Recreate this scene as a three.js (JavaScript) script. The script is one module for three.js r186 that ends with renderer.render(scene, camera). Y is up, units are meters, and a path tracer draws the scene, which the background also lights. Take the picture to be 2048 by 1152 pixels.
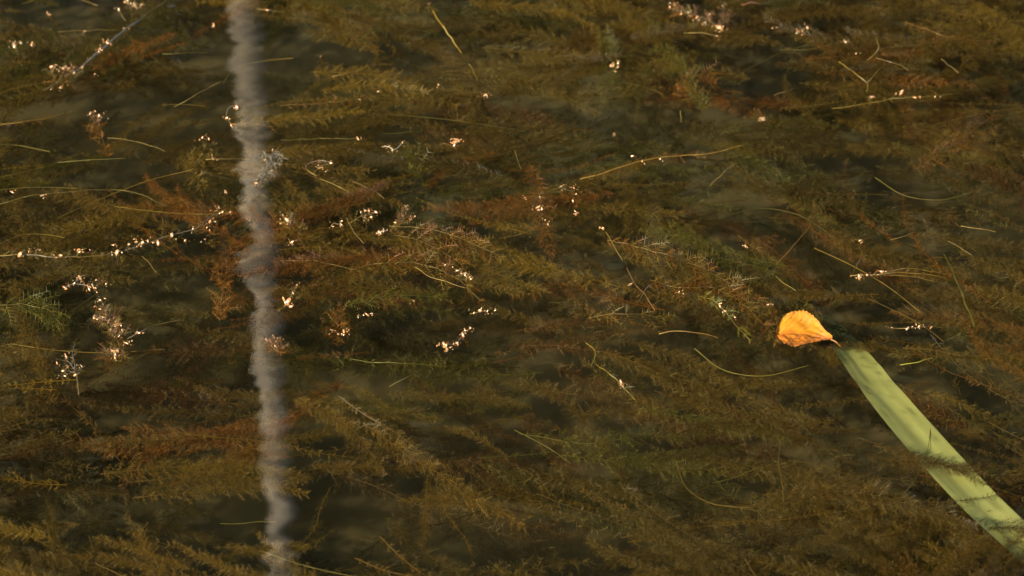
import * as THREE from 'three';
import { mergeGeometries } from 'three/addons/utils/BufferGeometryUtils.js';
import { ImprovedNoise } from 'three/addons/math/ImprovedNoise.js';

// ------------------------------------------------------------------ camera, sky, sun, exposure
const scene = new THREE.Scene();
const camera = new THREE.PerspectiveCamera(10.32, 16 / 9, 0.1, 400);
camera.position.set(0, 2.0, 2.856);
camera.lookAt(0, 0, 0);
camera.updateMatrixWorld(true);
camera.updateProjectionMatrix();
camera.focus = 3.42;
camera.userData.fStop = 7.5;

const SUN = new THREE.Vector3(-0.60, 0.50, 0.62).normalize();
{
  const w = 512, h = 256, d = new Float32Array(w * h * 4);
  for (let j = 0; j < h; j++) for (let i = 0; i < w; i++) {
    const el = ((j + 0.5) / h - 0.5) * Math.PI, az = ((i + 0.5) / w - 0.5) * 2 * Math.PI;
    const v = new THREE.Vector3(Math.cos(el) * Math.cos(az), Math.sin(el), Math.cos(el) * Math.sin(az));
    const t = Math.max(0, Math.sin(el)), k = Math.pow(1 - t, 3);
    const g = Math.pow(Math.max(0, v.dot(SUN)), 6) * 0.25;
    const o = (j * w + i) * 4;
    d[o] = 0.20 + 0.34 * k + g; d[o + 1] = 0.29 + 0.28 * k + g * 0.85; d[o + 2] = 0.45 + 0.16 * k + g * 0.6; d[o + 3] = 1;
  }
  const sky = new THREE.DataTexture(d, w, h, THREE.RGBAFormat, THREE.FloatType);
  sky.mapping = THREE.EquirectangularReflectionMapping;
  sky.magFilter = THREE.LinearFilter; sky.minFilter = THREE.LinearFilter; sky.needsUpdate = true;
  scene.background = sky; scene.environment = sky;
}
scene.backgroundIntensity = 0.8; scene.environmentIntensity = 0.8;
const sun = new THREE.DirectionalLight(new THREE.Color().setRGB(1, 0.83, 0.58), 4.9);
sun.position.copy(SUN).multiplyScalar(30);
sun.castShadow = true;
sun.shadow.camera.left = sun.shadow.camera.bottom = -16; sun.shadow.camera.right = sun.shadow.camera.top = 16;
sun.shadow.camera.far = 80; sun.shadow.mapSize.set(2048, 2048);
scene.add(sun);

const renderer = new THREE.WebGLRenderer({ antialias: true });
renderer.toneMapping = THREE.LinearToneMapping;
renderer.toneMappingExposure = 3.8;
renderer.shadowMap.enabled = true;

// ------------------------------------------------------------------ helpers
function rngOf(seed) { let a = seed >>> 0; return () => { a = (a + 0x6D2B79F5) | 0; let t = Math.imul(a ^ (a >>> 15), 1 | a); t = (t + Math.imul(t ^ (t >>> 7), 61 | t)) ^ t; return ((t ^ (t >>> 14)) >>> 0) / 4294967296; }; }
const noise = new ImprovedNoise();
const V = (x, y, z) => new THREE.Vector3(x, y, z);
const taken = {};
function numbered(n) { taken[n] = (taken[n] ?? -1) + 1; return taken[n] ? `${n}_${String(taken[n]).padStart(3, '0')}` : n; }
function tag(o, label, category, group) { o.userData.label = label; o.userData.category = category; if (group) o.userData.group = group; return o; }
function solid(m) { m.castShadow = m.receiveShadow = true; return m; }
// where the sight line through a point of the 2048 x 1152 picture meets the height y (metres above the water)
const TY = Math.tan(THREE.MathUtils.degToRad(10.32 / 2)), TX = TY * 16 / 9;
function sight(px, py) { return V((px / 1024 - 1) * TX, (1 - py / 576) * TY, -1).applyQuaternion(camera.quaternion); }
function W(px, py, y = 0) { const d = sight(px, py), t = (y - camera.position.y) / d.y; return camera.position.clone().addScaledVector(d, t); }
const PX = 0.000547;                              // metres per picture pixel at the water
const lin = (r, g, b) => new THREE.Color().setRGB(r, g, b);

// triangle collector
class Tri {
  constructor() { this.p = []; this.c = []; }
  t(a, b, c, col) { this.p.push(a.x, a.y, a.z, b.x, b.y, b.z, c.x, c.y, c.z); if (col) for (let i = 0; i < 3; i++) this.c.push(col[0], col[1], col[2]); }
  quad(a, b, c, d, col) { this.t(a, b, c, col); this.t(a, c, d, col); }
  geo() {
    const g = new THREE.BufferGeometry();
    g.setAttribute('position', new THREE.Float32BufferAttribute(this.p, 3));
    if (this.c.length) g.setAttribute('color', new THREE.Float32BufferAttribute(this.c, 3));
    g.computeVertexNormals(); return g;
  }
}

// ------------------------------------------------------------------ materials
const leafMat = (o = {}) => new THREE.MeshPhysicalMaterial({ color: 0xffffff, roughness: 0.55, side: THREE.DoubleSide, transmission: 0.25, thickness: 0, vertexColors: true, ...o });
const M = {
  weed: leafMat({ specularIntensity: 0.4 }),
  stem: new THREE.MeshStandardMaterial({ color: 0xffffff, roughness: 0.45, vertexColors: true }),
  wet: new THREE.MeshPhysicalMaterial({ color: 0xffffff, roughness: 0.13, ior: 1.5, vertexColors: true, side: THREE.DoubleSide }),
};

// ------------------------------------------------------------------ the setting
function structure(o, name) { o.name = name; o.userData.kind = 'structure'; solid(o); scene.add(o); return o; }
// bed and banks: one sheet, the far bank rising behind the pond
function bedHeight(x, z) {
  const far = THREE.MathUtils.smoothstep(-z, 4.2, 6.4), near = THREE.MathUtils.smoothstep(z, 1.6, 2.6);
  return -0.5 + 0.06 * noise.noise(x * 2.1, 3.3, z * 2.1) + 0.03 * noise.noise(x * 6, 1.3, z * 6) + far * (0.75 + 0.25 * noise.noise(x * 0.4, 8, z * 0.4)) + near * 0.95;
}
{
  const g = new THREE.PlaneGeometry(64, 64, 320, 320); g.rotateX(-Math.PI / 2); g.translate(0, 0, -12);
  const p = g.attributes.position, c = [];
  for (let i = 0; i < p.count; i++) {
    const x = p.getX(i), z = p.getZ(i), y = bedHeight(x, z); p.setY(i, y);
    const n = 0.7 + 0.5 * noise.noise(x * 3, 7, z * 3), dry = THREE.MathUtils.smoothstep(y, -0.1, 0.15);
    c.push((0.022 + 0.05 * dry) * n, (0.021 + 0.05 * dry) * n, (0.015 + 0.01 * dry) * n);
  }
  g.setAttribute('color', new THREE.Float32BufferAttribute(c, 3)); g.computeVertexNormals();
  structure(new THREE.Mesh(g, new THREE.MeshStandardMaterial({ vertexColors: true, roughness: 0.95 })), 'ground');
}
// water: a tea-coloured sheet with small ripples
{
  const n = 1024, size = 2.4, d = new Float32Array(n * n * 4), r = rngOf(91), waves = [];
  for (let k = 0; k < 46; k++) {
    const len = 0.016 * Math.pow(14, r()), a = Math.PI / 2 + (r() - 0.5) * 1.5;      // crests mostly across the view
    const kx = Math.round(Math.cos(a) * size / len), kz = Math.round(Math.sin(a) * size / len);
    waves.push([kx, kz, r() * 6.283, 0.0009 * (0.3 + 1.2 * r())]);
  }
  for (let j = 0; j < n; j++) for (let i = 0; i < n; i++) {
    let sx = 0, sz = 0;
    for (const [kx, kz, ph, s] of waves) { const k = Math.hypot(kx, kz) || 1, c = Math.cos(2 * Math.PI * (kx * i + kz * j) / n + ph) * s; sx += c * kx / k; sz += c * kz / k; }
    const A = i / n * 2 * Math.PI, B = j / n * 2 * Math.PI, gain = THREE.MathUtils.clamp(0.85 + 1.1 * noise.noise(Math.cos(A) * 3 + 5, Math.sin(A) * 3 + Math.cos(B) * 4.5, Math.sin(B) * 4.5), 0.25, 1.7); sx *= gain; sz *= gain;
    const o = (j * n + i) * 4, l = 1 / Math.hypot(sx, sz, 1);
    d[o] = -sx * l * 0.5 + 0.5; d[o + 1] = -sz * l * 0.5 + 0.5; d[o + 2] = l * 0.5 + 0.5; d[o + 3] = 1;
  }
  const t = new THREE.DataTexture(d, n, n, THREE.RGBAFormat, THREE.FloatType);
  t.wrapS = t.wrapT = THREE.RepeatWrapping; t.magFilter = THREE.LinearFilter; t.minFilter = THREE.LinearFilter; t.needsUpdate = true;
  const g = new THREE.PlaneGeometry(64, 9.6); g.rotateX(-Math.PI / 2); g.translate(0, 0, -2.2);
  const uv = g.attributes.uv; for (let i = 0; i < uv.count; i++) uv.setXY(i, uv.getX(i) * 64 / size, uv.getY(i) * 9.6 / size);
  const m = new THREE.MeshPhysicalMaterial({ color: lin(0.92, 0.85, 0.60), roughness: 0.0, ior: 1.333, transmission: 1, thickness: 0, normalMap: t, normalScale: new THREE.Vector2(1, 1) });
  structure(new THREE.Mesh(g, m), 'water');
}

// silt hanging in the water: faint drifting clouds at three depths
{
  const n = 512, d = new Uint8Array(n * n * 4);
  for (let j = 0; j < n; j++) for (let i = 0; i < n; i++) {
    const a = i / n * 2 * Math.PI, b = j / n * 2 * Math.PI, R = 1.1;
    const f = (k, o) => noise.noise(Math.cos(a) * R * k + o, Math.sin(a) * R * k + Math.cos(b) * R * k, Math.sin(b) * R * k + o);
    const v = Math.round(255 * THREE.MathUtils.clamp(0.5 + 0.55 * f(1.6, 3) + 0.3 * f(3.7, 9) + 0.15 * f(8, 5), 0.08, 1));
    d.set([v, v, v, 255], (j * n + i) * 4);
  }
  const t = new THREE.DataTexture(d, n, n); t.wrapS = t.wrapT = THREE.RepeatWrapping; t.magFilter = t.minFilter = THREE.LinearFilter; t.needsUpdate = true;
  const root = new THREE.Group(); root.name = 'silt'; root.userData.kind = 'stuff'; tag(root, 'murky greenish brown silt hanging in the water among the weed', 'silt');
  [[-0.014, 0.018, 0.1], [-0.055, 0.045, 0.37], [-0.14, 0.12, 0.61]].forEach(([y, o, off]) => {
    const u = t.clone(); u.offset.set(off, off * 1.7); u.needsUpdate = true;
    const g = new THREE.PlaneGeometry(7, 4.6, 28, 18); g.rotateX(-Math.PI / 2); g.translate(0, y, -0.6);
    const p = g.attributes.position; for (let i = 0; i < p.count; i++) p.setY(i, y + 0.25 * Math.abs(y) * noise.noise(p.getX(i) * 1.6, off * 9, p.getZ(i) * 1.6));
    g.computeVertexNormals();
    const m = new THREE.MeshStandardMaterial({ color: lin(0.050, 0.050, 0.034), roughness: 1, transparent: true, opacity: o, alphaMap: u, side: THREE.DoubleSide });
    u.repeat.set(2.3, 1.5);
    const q = new THREE.Mesh(g, m); q.name = 'silt_cloud'; q.userData.kind = 'stuff'; q.receiveShadow = true; root.add(q);
  });
  scene.add(root);
}

// ------------------------------------------------------------------ trees on the far bank (seen mirrored in the water)
function limbGeo(a, b, r0, r1, seg = 7) {
  const g = new THREE.CylinderGeometry(r1, r0, a.distanceTo(b), seg, 6, false);
  g.translate(0, a.distanceTo(b) / 2, 0);
  g.applyQuaternion(new THREE.Quaternion().setFromUnitVectors(V(0, 1, 0), b.clone().sub(a).normalize()));
  return g.translate(a.x, a.y, a.z);
}
function foliage(rand, n, sample, size, colours) {
  const T = new Tri();
  for (let k = 0; k < n; k++) {
    const c = sample(), q = new THREE.Quaternion().setFromEuler(new THREE.Euler(rand() * 6, rand() * 6, rand() * 6)), s = size * (0.6 + 0.8 * rand());
    const P = [[-0.5, 0, 0], [0, 0.12, -0.36], [0.62, 0, 0], [0, 0.12, 0.36]].map(v => V(...v).multiplyScalar(s).applyQuaternion(q).add(c));
    T.quad(P[0], P[1], P[2], P[3], colours[(rand() * colours.length) | 0]);
  }
  return T.geo();
}
function bankTree() {
  const r = rngOf(5), o = new THREE.Group();
  const bark = new THREE.MeshStandardMaterial({ color: lin(0.06, 0.05, 0.04), roughness: 0.95 });
  const wood = [limbGeo(V(0, -0.4, 0), V(0.2, 12, 0.1), 0.19, 0.03, 10)];
  const tips = [];
  for (let k = 0; k < 26; k++) {
    const h = 1.8 + k * 0.38, a = k * 2.4, len = 2.5 * (1 - Math.pow(Math.abs(h - 5.5) / 8.5, 1.6)) * (0.7 + 0.5 * r());
    const b = V(Math.cos(a) * len, h + len * 0.45, Math.sin(a) * len);
    wood.push(limbGeo(V(0.015 * h, h, 0), b, 0.05, 0.012, 6)); tips.push([V(0.015 * h, h, 0), b]);
  }
  const trunk = solid(new THREE.Mesh(mergeGeometries(wood), bark)); trunk.name = 'trunk'; o.add(trunk);
  const crown = solid(new THREE.Mesh(foliage(r, 11000, () => {
    const [a, b] = tips[(r() * tips.length) | 0], t = 0.25 + 0.85 * Math.sqrt(r());
    return a.clone().lerp(b, t).add(V(r() + r() - 1, r() + r() - 1, r() + r() - 1).multiplyScalar(0.75));
  }, 0.2, [[0.030, 0.040, 0.010], [0.045, 0.045, 0.010], [0.025, 0.033, 0.010], [0.065, 0.045, 0.010]]), new THREE.MeshPhysicalMaterial({ color: 0xffffff, vertexColors: true, roughness: 0.7, side: THREE.DoubleSide })));
  crown.name = 'crown'; o.add(crown); return o;
}
{
  const proto = bankTree();
  const spots = [[-6.2, -8.6, 1.0], [-3.9, -9.4, 1.08], [-1.9, -8.4, 1.0], [0.3, -9.0, 1.12], [2.3, -8.3, 0.98], [4.4, -9.2, 1.06], [6.6, -8.5, 1.0], [-5.0, -11.4, 1.25], [-2.6, -11.8, 1.3], [-0.6, -11.2, 1.25], [1.6, -11.9, 1.3], [3.5, -11.3, 1.2], [5.8, -11.7, 1.3]];
  spots.forEach(([x, z, s], i) => {
    const t = i ? proto.clone() : proto; t.name = numbered('broadleaf_tree'); scene.add(t);
    t.position.set(x, bedHeight(x, z - 1.6), z - 1.6); t.rotation.y = i * 1.9; t.scale.setScalar(s * 1.1);
    tag(t, 'dark leafy tree on the far bank beyond the water', 'tree', 'trees on the far bank');
  });
}
// the slim birch whose pale trunk is mirrored as the white streak
function mirrored(px, py, z) { const d = sight(px, py), c = camera.position; const t = (z - c.z) / d.z; return V(c.x + d.x * t, -(c.y + d.y * t), z); }
function birch(Z, lower, upper, R0, tint, label) {
  const o = new THREE.Group(); o.name = numbered('birch_tree');
  const A = mirrored(lower, 0, Z), B = mirrored(upper, 820, Z);
  const dir = B.clone().sub(A).multiplyScalar(1 / (B.y - A.y)), at = y => A.clone().addScaledVector(dir, y - A.y);
  const foot = at(0.0); foot.y = bedHeight(foot.x, Z); o.position.copy(foot);
  const g = new THREE.CylinderGeometry(1, 1, 1, 28, 160, false), p = g.attributes.position, c = [];
  for (let i = 0; i < p.count; i++) {
    const h = (p.getY(i) + 0.5) * 12.5, a = Math.atan2(p.getZ(i), p.getX(i)), rad = Math.hypot(p.getX(i), p.getZ(i));
    const R = (R0 - 0.0034 * h + 0.06 * Math.exp(-h * 2.5)) * (1 + 0.16 * noise.noise(Math.cos(a) * 0.7, h * 2.4, Math.sin(a) * 0.7));
    const q = at(h).sub(at(0)); const wob = 0.018 * noise.noise(h * 1.9, 2, 5);
    p.setXYZ(i, q.x + wob + Math.cos(a) * R * rad, h - 0.15, q.z + Math.sin(a) * R * rad);
    const scar = noise.noise(Math.cos(a) * 1.6 + 9, h * 6.5, Math.sin(a) * 1.6) + 0.6 * noise.noise(Math.cos(a) * 3, h * 24, Math.sin(a) * 3);
    const s = THREE.MathUtils.smoothstep(scar, 0.36, 0.6), base = 1 - THREE.MathUtils.smoothstep(h, 3.35, 4.05);
    const w = (0.9 + 0.1 * noise.noise(a * 2, h * 3, 4)) * (1 - 0.5 * THREE.MathUtils.smoothstep(noise.noise(3.3, h * 3.1, 7.7 + a * 0.3), 0.05, 0.4));
    c.push(...tint.map((v, k) => THREE.MathUtils.lerp(THREE.MathUtils.lerp(v * w, 0.05, s), [0.2, 0.17, 0.14][k], base * 0.7)));
  }
  g.setAttribute('color', new THREE.Float32BufferAttribute(c, 3)); g.computeVertexNormals();
  const trunk = solid(new THREE.Mesh(g, new THREE.MeshStandardMaterial({ vertexColors: true, roughness: 0.7 }))); trunk.name = 'trunk'; o.add(trunk);
  const r = rngOf(77), tips = [];
  for (let k = 0; k < 12; k++) {
    const h = 8.9 + k * 0.3, a = k * 2.4 + 0.4, len = 1.5 - k * 0.07, s = at(h).sub(at(0)); s.y = h - 0.15;
    tips.push([s, s.clone().add(V(Math.cos(a) * len, 0.5, Math.sin(a) * len))]);
  }
  const limbs = solid(new THREE.Mesh(mergeGeometries(tips.map(([a, b]) => limbGeo(a, b, 0.02, 0.005, 5))), new THREE.MeshStandardMaterial({ color: lin(0.12, 0.09, 0.07), roughness: 0.9 }))); limbs.name = 'limbs'; limbs.userData.kind = 'stuff'; o.add(limbs);
  const crown = solid(new THREE.Mesh(foliage(r, 2600, () => { const [a, b] = tips[(r() * tips.length) | 0]; return a.clone().lerp(b, 0.3 + 0.75 * r()).add(V(r() - 0.5, r() - 0.9, r() - 0.5).multiplyScalar(0.9)); }, 0.07, [[0.25, 0.17, 0.02], [0.14, 0.13, 0.02], [0.30, 0.19, 0.02]]), new THREE.MeshStandardMaterial({ vertexColors: true, roughness: 0.7, side: THREE.DoubleSide })));
  crown.name = 'crown'; o.add(crown); scene.add(o);
  tag(o, label, 'tree');
}
birch(-6.6, 489, 546, 0.066, [0.98, 0.88, 0.76], 'white birch on the far bank, mirrored as the pale streak on the left');

// ------------------------------------------------------------------ water weed: feathery whorled strands
// T collects triangles of the leaves, S those of the stem; path: points of the strand
function featherStrand(T, S, path, o, rand) {
  const curve = new THREE.CatmullRomCurve3(path), L = curve.getLength();
  const n = Math.max(3, Math.round(L / o.gap)), whorl = o.whorl ?? 4;
  const up = V(0, 1, 0);
  let prev = null;
  for (let i = 0; i <= n; i++) {
    const t = i / n, c = curve.getPointAt(t), d = curve.getTangentAt(t);
    const side = V().crossVectors(d, up); if (side.lengthSq() < 1e-4) side.set(1, 0, 0); side.normalize();
    const nor = V().crossVectors(side, d).normalize();
    const rs = o.stem * (1 - 0.6 * t);
    const ring = [0, 1, 2].map(k => c.clone().addScaledVector(side, Math.cos(k * 2.094) * rs).addScaledVector(nor, Math.sin(k * 2.094) * rs));
    if (prev) for (let k = 0; k < 3; k++) S.quad(prev[k], prev[(k + 1) % 3], ring[(k + 1) % 3], ring[k], o.stemCol);
    prev = ring;
    if (i === 0 && !o.full) continue;
    if (rand() < (o.skip ?? 0.12)) continue;
    const grow = (0.55 + 0.45 * Math.min(1, t * 5)) * Math.min(1, (1 - t) * 3.2 + 0.28);
    for (let k = 0; k < whorl; k++) {
      const a = k * 2 * Math.PI / whorl + i * 0.7 + (rand() - 0.5) * 0.5, flat = o.flat ?? 0.8;
      const out = V().addScaledVector(side, Math.cos(a)).addScaledVector(nor, Math.sin(a) * flat).normalize();
      const len = o.leaf * grow * (0.5 + 0.8 * rand()), lean = 0.3 + 1.0 * rand();
      const dir = out.clone().addScaledVector(d, lean).normalize();
      const bend = d.clone().multiplyScalar(0.9 * (rand() - 0.25)).addScaledVector(up, o.droop ?? -0.12).addScaledVector(side, (rand() - 0.5) * 0.7);
      const pos = s => c.clone().addScaledVector(dir, s * len).addScaledVector(bend, s * s * len);
      const wv = V().crossVectors(dir, out.clone().cross(d)).normalize();
      const w = o.fil;
      let q0 = c; const m = o.pairs;
      const col = o.cols[(rand() * o.cols.length) | 0];
      const tip = pos(1), mid = pos(0.5);
      const ww = wv.clone().multiplyScalar(w * 0.6);
      T.t(c.clone().add(ww), c.clone().sub(ww), mid, col); T.t(mid.clone().add(ww), mid.clone().sub(ww), tip, col);
      const fd = V().crossVectors(dir, wv).normalize();
      for (let j = 1; j <= m; j++) {
        const s = j / (m + 0.6), b = pos(s), fl = len * 0.45 * (1 - 0.6 * s) * (0.4 + 0.9 * rand());
        for (const sg of [-1, 1]) {
          const e = b.clone().addScaledVector(wv, sg * fl).addScaledVector(dir, fl * 0.8).addScaledVector(fd, (rand() - 0.5) * fl * 1.3);
          const h = dir.clone().multiplyScalar(w * 0.5);
          T.t(b.clone().add(h), b.clone().sub(h), e, col);
        }
      }
    }
  }
}
// a thin stalk as a tube of varying thickness, appended to a list of geometries
function stalk(path, r0, r1, col, rand) {
  const curve = new THREE.CatmullRomCurve3(path), n = Math.max(6, Math.round(curve.getLength() / 0.006));
  const g = new THREE.TubeGeometry(curve, n, 1, 6, false), p = g.attributes.position, c = [];
  const P = V();
  for (let i = 0; i <= n; i++) {
    const ctr = curve.getPointAt(i / n), f = THREE.MathUtils.lerp(r0, r1, i / n) * (0.8 + 0.4 * rand()), b = 0.75 + 0.5 * rand();
    for (let k = 0; k <= 6; k++) { const q = i * 7 + k; P.fromBufferAttribute(p, q).sub(ctr).multiplyScalar(f).add(ctr); p.setXYZ(q, P.x, P.y, P.z); c.push(col[0] * b, col[1] * b, col[2] * b); }
  }
  g.setAttribute('color', new THREE.Float32BufferAttribute(c, 3)); g.deleteAttribute('uv'); g.computeVertexNormals(); return g;
}
const HALF = V(0, 0.5735, 0.8192).add(SUN).normalize();           // how a wet leaflet lies when it sends the sun to the shore
function leaflet(c, size, col, rand, spread) {
  const n = HALF.clone().add(V(rand() - 0.5, rand() - 0.5, rand() - 0.5).multiplyScalar(spread)).normalize();
  const g = new THREE.SphereGeometry(1, 9, 5, 0, Math.PI * 2, 0, 1.25);
  g.scale(size * (0.55 + 0.5 * rand()), size * 0.2, size * (0.2 + 0.28 * rand())); g.rotateY(rand() * 6.28);
  g.applyQuaternion(new THREE.Quaternion().setFromUnitVectors(V(0, 1, 0), n)); g.translate(c.x, c.y, c.z);
  g.deleteAttribute('uv');
  const k = g.attributes.position.count, a = new Float32Array(k * 3); for (let i = 0; i < k; i++) a.set(col, i * 3);
  g.setAttribute('color', new THREE.BufferAttribute(a, 3)); return g;
}

const C = {
  rust: [[0.112, 0.050, 0.011], [0.10, 0.047, 0.011], [0.14, 0.060, 0.012], [0.085, 0.046, 0.010]],
  olive: [[0.085, 0.064, 0.012], [0.068, 0.053, 0.011], [0.115, 0.084, 0.014], [0.080, 0.055, 0.011]],
  green: [[0.055, 0.060, 0.011], [0.068, 0.068, 0.012], [0.043, 0.050, 0.012]],
};

// the mass of weed: variants of strand, scattered through the water by the hundred
const holes = [[640, 660, 62, 40], [690, 502, 52, 24], [345, 670, 55, 34], [1290, 545, 40, 26], [1250, 655, 70, 22], [1065, 210, 50, 30], [1330, 225, 48, 28], [1830, 600, 75, 36], [1710, 455, 60, 30], [1430, 115, 70, 28], [960, 130, 50, 26], [620, 75, 60, 26], [700, 110, 45, 22], [660, 240, 50, 22], [110, 260, 60, 40], [150, 350, 70, 24], [260, 170, 50, 30], [930, 500, 52, 22], [1130, 700, 60, 30], [820, 340, 36, 30], [1740, 620, 50, 30], [1760, 230, 50, 20], [130, 620, 40, 26], [1960, 620, 50, 26], [1100, 470, 36, 26], [1700, 330, 46, 24], [1380, 740, 60, 26], [1900, 400, 70, 26], [560, 640, 30, 20], [400, 585, 40, 26], [900, 880, 50, 24], [1420, 980, 50, 26], [720, 1060, 50, 26]];
const rustSpots = [[560, 460, 110], [230, 660, 100], [1085, 420, 90], [1910, 290, 100], [680, 640, 60], [1400, 200, 110], [1300, 560, 140], [820, 200, 90], [850, 460, 120], [1560, 180, 70], [430, 650, 110], [1770, 90, 90], [1450, 680, 120], [960, 690, 110], [1240, 280, 60], [1600, 300, 80], [1850, 470, 80], [350, 480, 80], [250, 90, 70], [1030, 140, 70], [1100, 920, 70], [520, 980, 70]];
const greenSpots = [[820, 590, 130], [80, 600, 110], [620, 20, 130], [1500, 330, 140], [1480, 40, 110], [380, 290, 100], [750, 380, 90], [1950, 540, 110], [930, 260, 100], [1100, 30, 120], [1350, 690, 90], [1250, 110, 120], [200, 210, 110], [1000, 40, 90], [1650, 760, 120], [300, 1000, 140], [1350, 880, 140]];
function pixelOf(p) { const q = p.clone().project(camera); return [(q.x + 1) * 1024, (1 - q.y) * 576]; }
const holesW = holes.map(([x, y, a, b]) => { const c = W(x, y, -0.03); return [c.x, c.z, a * PX, b * PX / 0.574]; });
const spotsW = (l) => l.map(([x, y, r]) => { const c = W(x, y, -0.03); return [c.x, c.z, r * PX]; });
const rustW = spotsW(rustSpots), greenW = spotsW(greenSpots);
const inHole = (x, z, grow) => holesW.some(([cx, cz, a, b]) => ((x - cx) / (a * grow)) ** 2 + ((z - cz) / (b * grow)) ** 2 < 1);
const near = (l, x, z) => l.reduce((s, [cx, cz, r]) => s + Math.exp(-(((x - cx) / r) ** 2 + ((z - cz) / (r * 1.2)) ** 2)), 0);

function massVariant(seed, len, o) {
  const r = rngOf(seed), T = new Tri(), S = new Tri();
  const pts = []; let a = 0, x = -len / 2, z = 0, y = 0; const k = (r() - 0.5) * 1.6, n = 7;
  for (let i = 0; i < n; i++) { pts.push(V(x, y, z)); a += k / n + (r() - 0.5) * 0.42; x += Math.cos(a) * len / n; z += Math.sin(a) * len / n; y += (r() - 0.5) * 0.008; }
  featherStrand(T, S, pts, o, r);
  T.p.push(...S.p); T.c.push(...S.c);
  return T.geo();
}
function mass(name, label, seed, count, geos, place) {
  const root = new THREE.Group(); root.name = name; root.userData.kind = 'stuff'; tag(root, label, 'water weed');
  const r = rngOf(seed), lists = geos.map(() => []);
  for (let k = 0, tries = 0; k < count && tries < count * 30; tries++) { const q = place(r); if (!q) continue; lists[(r() * geos.length) | 0].push(q); k++; }
  const dummy = new THREE.Object3D();
  geos.forEach((g, i) => {
    const im = solid(new THREE.InstancedMesh(g, M.weed, lists[i].length)); im.name = numbered('leafy_strand'); im.userData.kind = 'stuff';
    lists[i].forEach((q, j) => { dummy.position.copy(q.p); dummy.rotation.set(q.tip, q.turn, q.roll, 'YXZ'); dummy.scale.setScalar(q.s); dummy.updateMatrix(); im.setMatrixAt(j, dummy.matrix); im.setColorAt(j, q.c); });
    root.add(im);
  });
  scene.add(root); return root;
}
const white = [[1, 1, 1], [0.82, 0.8, 0.8], [1.15, 1.1, 1]], whiteStem = [0.9, 0.8, 0.7];
const bushy = [1, 2, 3, 4, 5, 6, 7, 8].map(s => massVariant(100 + s, 0.17 + 0.022 * s, { gap: 0.0048, leaf: 0.0125 + 0.0009 * s, pairs: 7, fil: 0.00062, stem: 0.0008, skip: 0.12, cols: white, stemCol: whiteStem, flat: 0.75 }));
const lanky = [1, 2, 3, 4].map(s => massVariant(200 + s, 0.24 + 0.03 * s, { gap: 0.007, leaf: 0.0085, pairs: 4, fil: 0.00062, stem: 0.0007, skip: 0.25, cols: white, stemCol: whiteStem, flat: 0.6 }));
// strands trail mostly across the view, in the photograph's right half falling away to the lower right
function trail(x, z, r) {
  const n = noise.noise(x * 1.7 + 4, 2, z * 1.7), m = noise.noise(x * 3.1, 9, z * 3.1 + 2);
  return 0.1 + n * 1.3 + m * 0.7 + (x > -0.1 && z > -0.15 ? -0.42 : 0) + (r() - 0.5) * 1.0 + (r() < 0.22 ? (r() - 0.5) * 3 : 0) + (r() < 0.5 ? Math.PI : 0);
}
function hue(x, z, r, dark) {
  const ru = near(rustW, x, z) + 0.35 * noise.noise(x * 5, 1, z * 5) + 0.05, gr = near(greenW, x, z) + 0.35 * noise.noise(x * 5 + 7, 4, z * 5) + 0.15, ol = 1.0;
  let k = r() * (Math.max(0.02, ru) + Math.max(0.02, gr) + ol);
  const set = (k -= Math.max(0.02, ru)) < 0 ? C.rust : (k -= Math.max(0.02, gr)) < 0 ? C.green : C.olive;
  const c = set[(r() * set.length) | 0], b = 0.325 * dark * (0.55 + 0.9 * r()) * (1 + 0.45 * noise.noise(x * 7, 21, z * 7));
  return lin(c[0] * b, c[1] * b, c[2] * b);
}
// strands stand in plants: a fan of branches of one tone trailing the same way
const layer = (top, low, grow, dark, clump, fan) => {
  let left = 0, P = null;
  return r => {
    if (left <= 0) {
      const x = (r() - 0.5) * 2.5, z = -1.35 + r() * 2.4;
      if (noise.noise(x * 4.5, 12, z * 4.5) + 0.4 * noise.noise(x * 11, 3, z * 11) < clump) return null;
      P = { x, z, turn: trail(x, z, r), y: r(), c: hue(x, z, r, dark), bend: (r() - 0.5) * 0.5 }; left = 1 + Math.round(fan * (0.5 + r()));
    }
    left--;
    const u = r() + r() - 1, along = (r() - 0.5) * 0.16, t0 = P.turn + u * 0.45 + (r() < 0.1 ? r() * 2 - 1 : 0), s = (0.6 + 0.6 * r()) * (top < 0.03 ? 0.74 : 1);
    const x = P.x + Math.cos(P.turn) * along + Math.sin(P.turn) * u * 0.06, z = P.z - Math.sin(P.turn) * along + Math.cos(P.turn) * u * 0.06;
    if (r() < 0.96) for (let k = -2; k <= 2; k++) if (inHole(x + Math.cos(t0) * k * 0.05 * s, z - Math.sin(t0) * k * 0.05 * s, grow)) return null;
    const b = 0.8 + 0.4 * r();
    return { p: V(x, -top - (low - top) * Math.min(1, Math.max(0, P.y + (r() - 0.5) * 0.35)), z), turn: t0, tip: (r() - 0.5) * 0.3, roll: (r() - 0.5) * 0.26, s, c: P.c.clone().multiplyScalar(b) };
  };
};
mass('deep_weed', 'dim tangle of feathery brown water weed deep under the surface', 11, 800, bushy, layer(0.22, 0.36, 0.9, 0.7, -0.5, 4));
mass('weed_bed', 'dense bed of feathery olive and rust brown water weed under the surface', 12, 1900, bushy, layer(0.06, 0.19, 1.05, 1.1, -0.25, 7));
mass('upper_weed', 'loose feathery weed trailing just under the water surface', 13, 3500, [...bushy, ...lanky], layer(0.006, 0.05, 1.1, 1.4, -0.3, 5));
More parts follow.
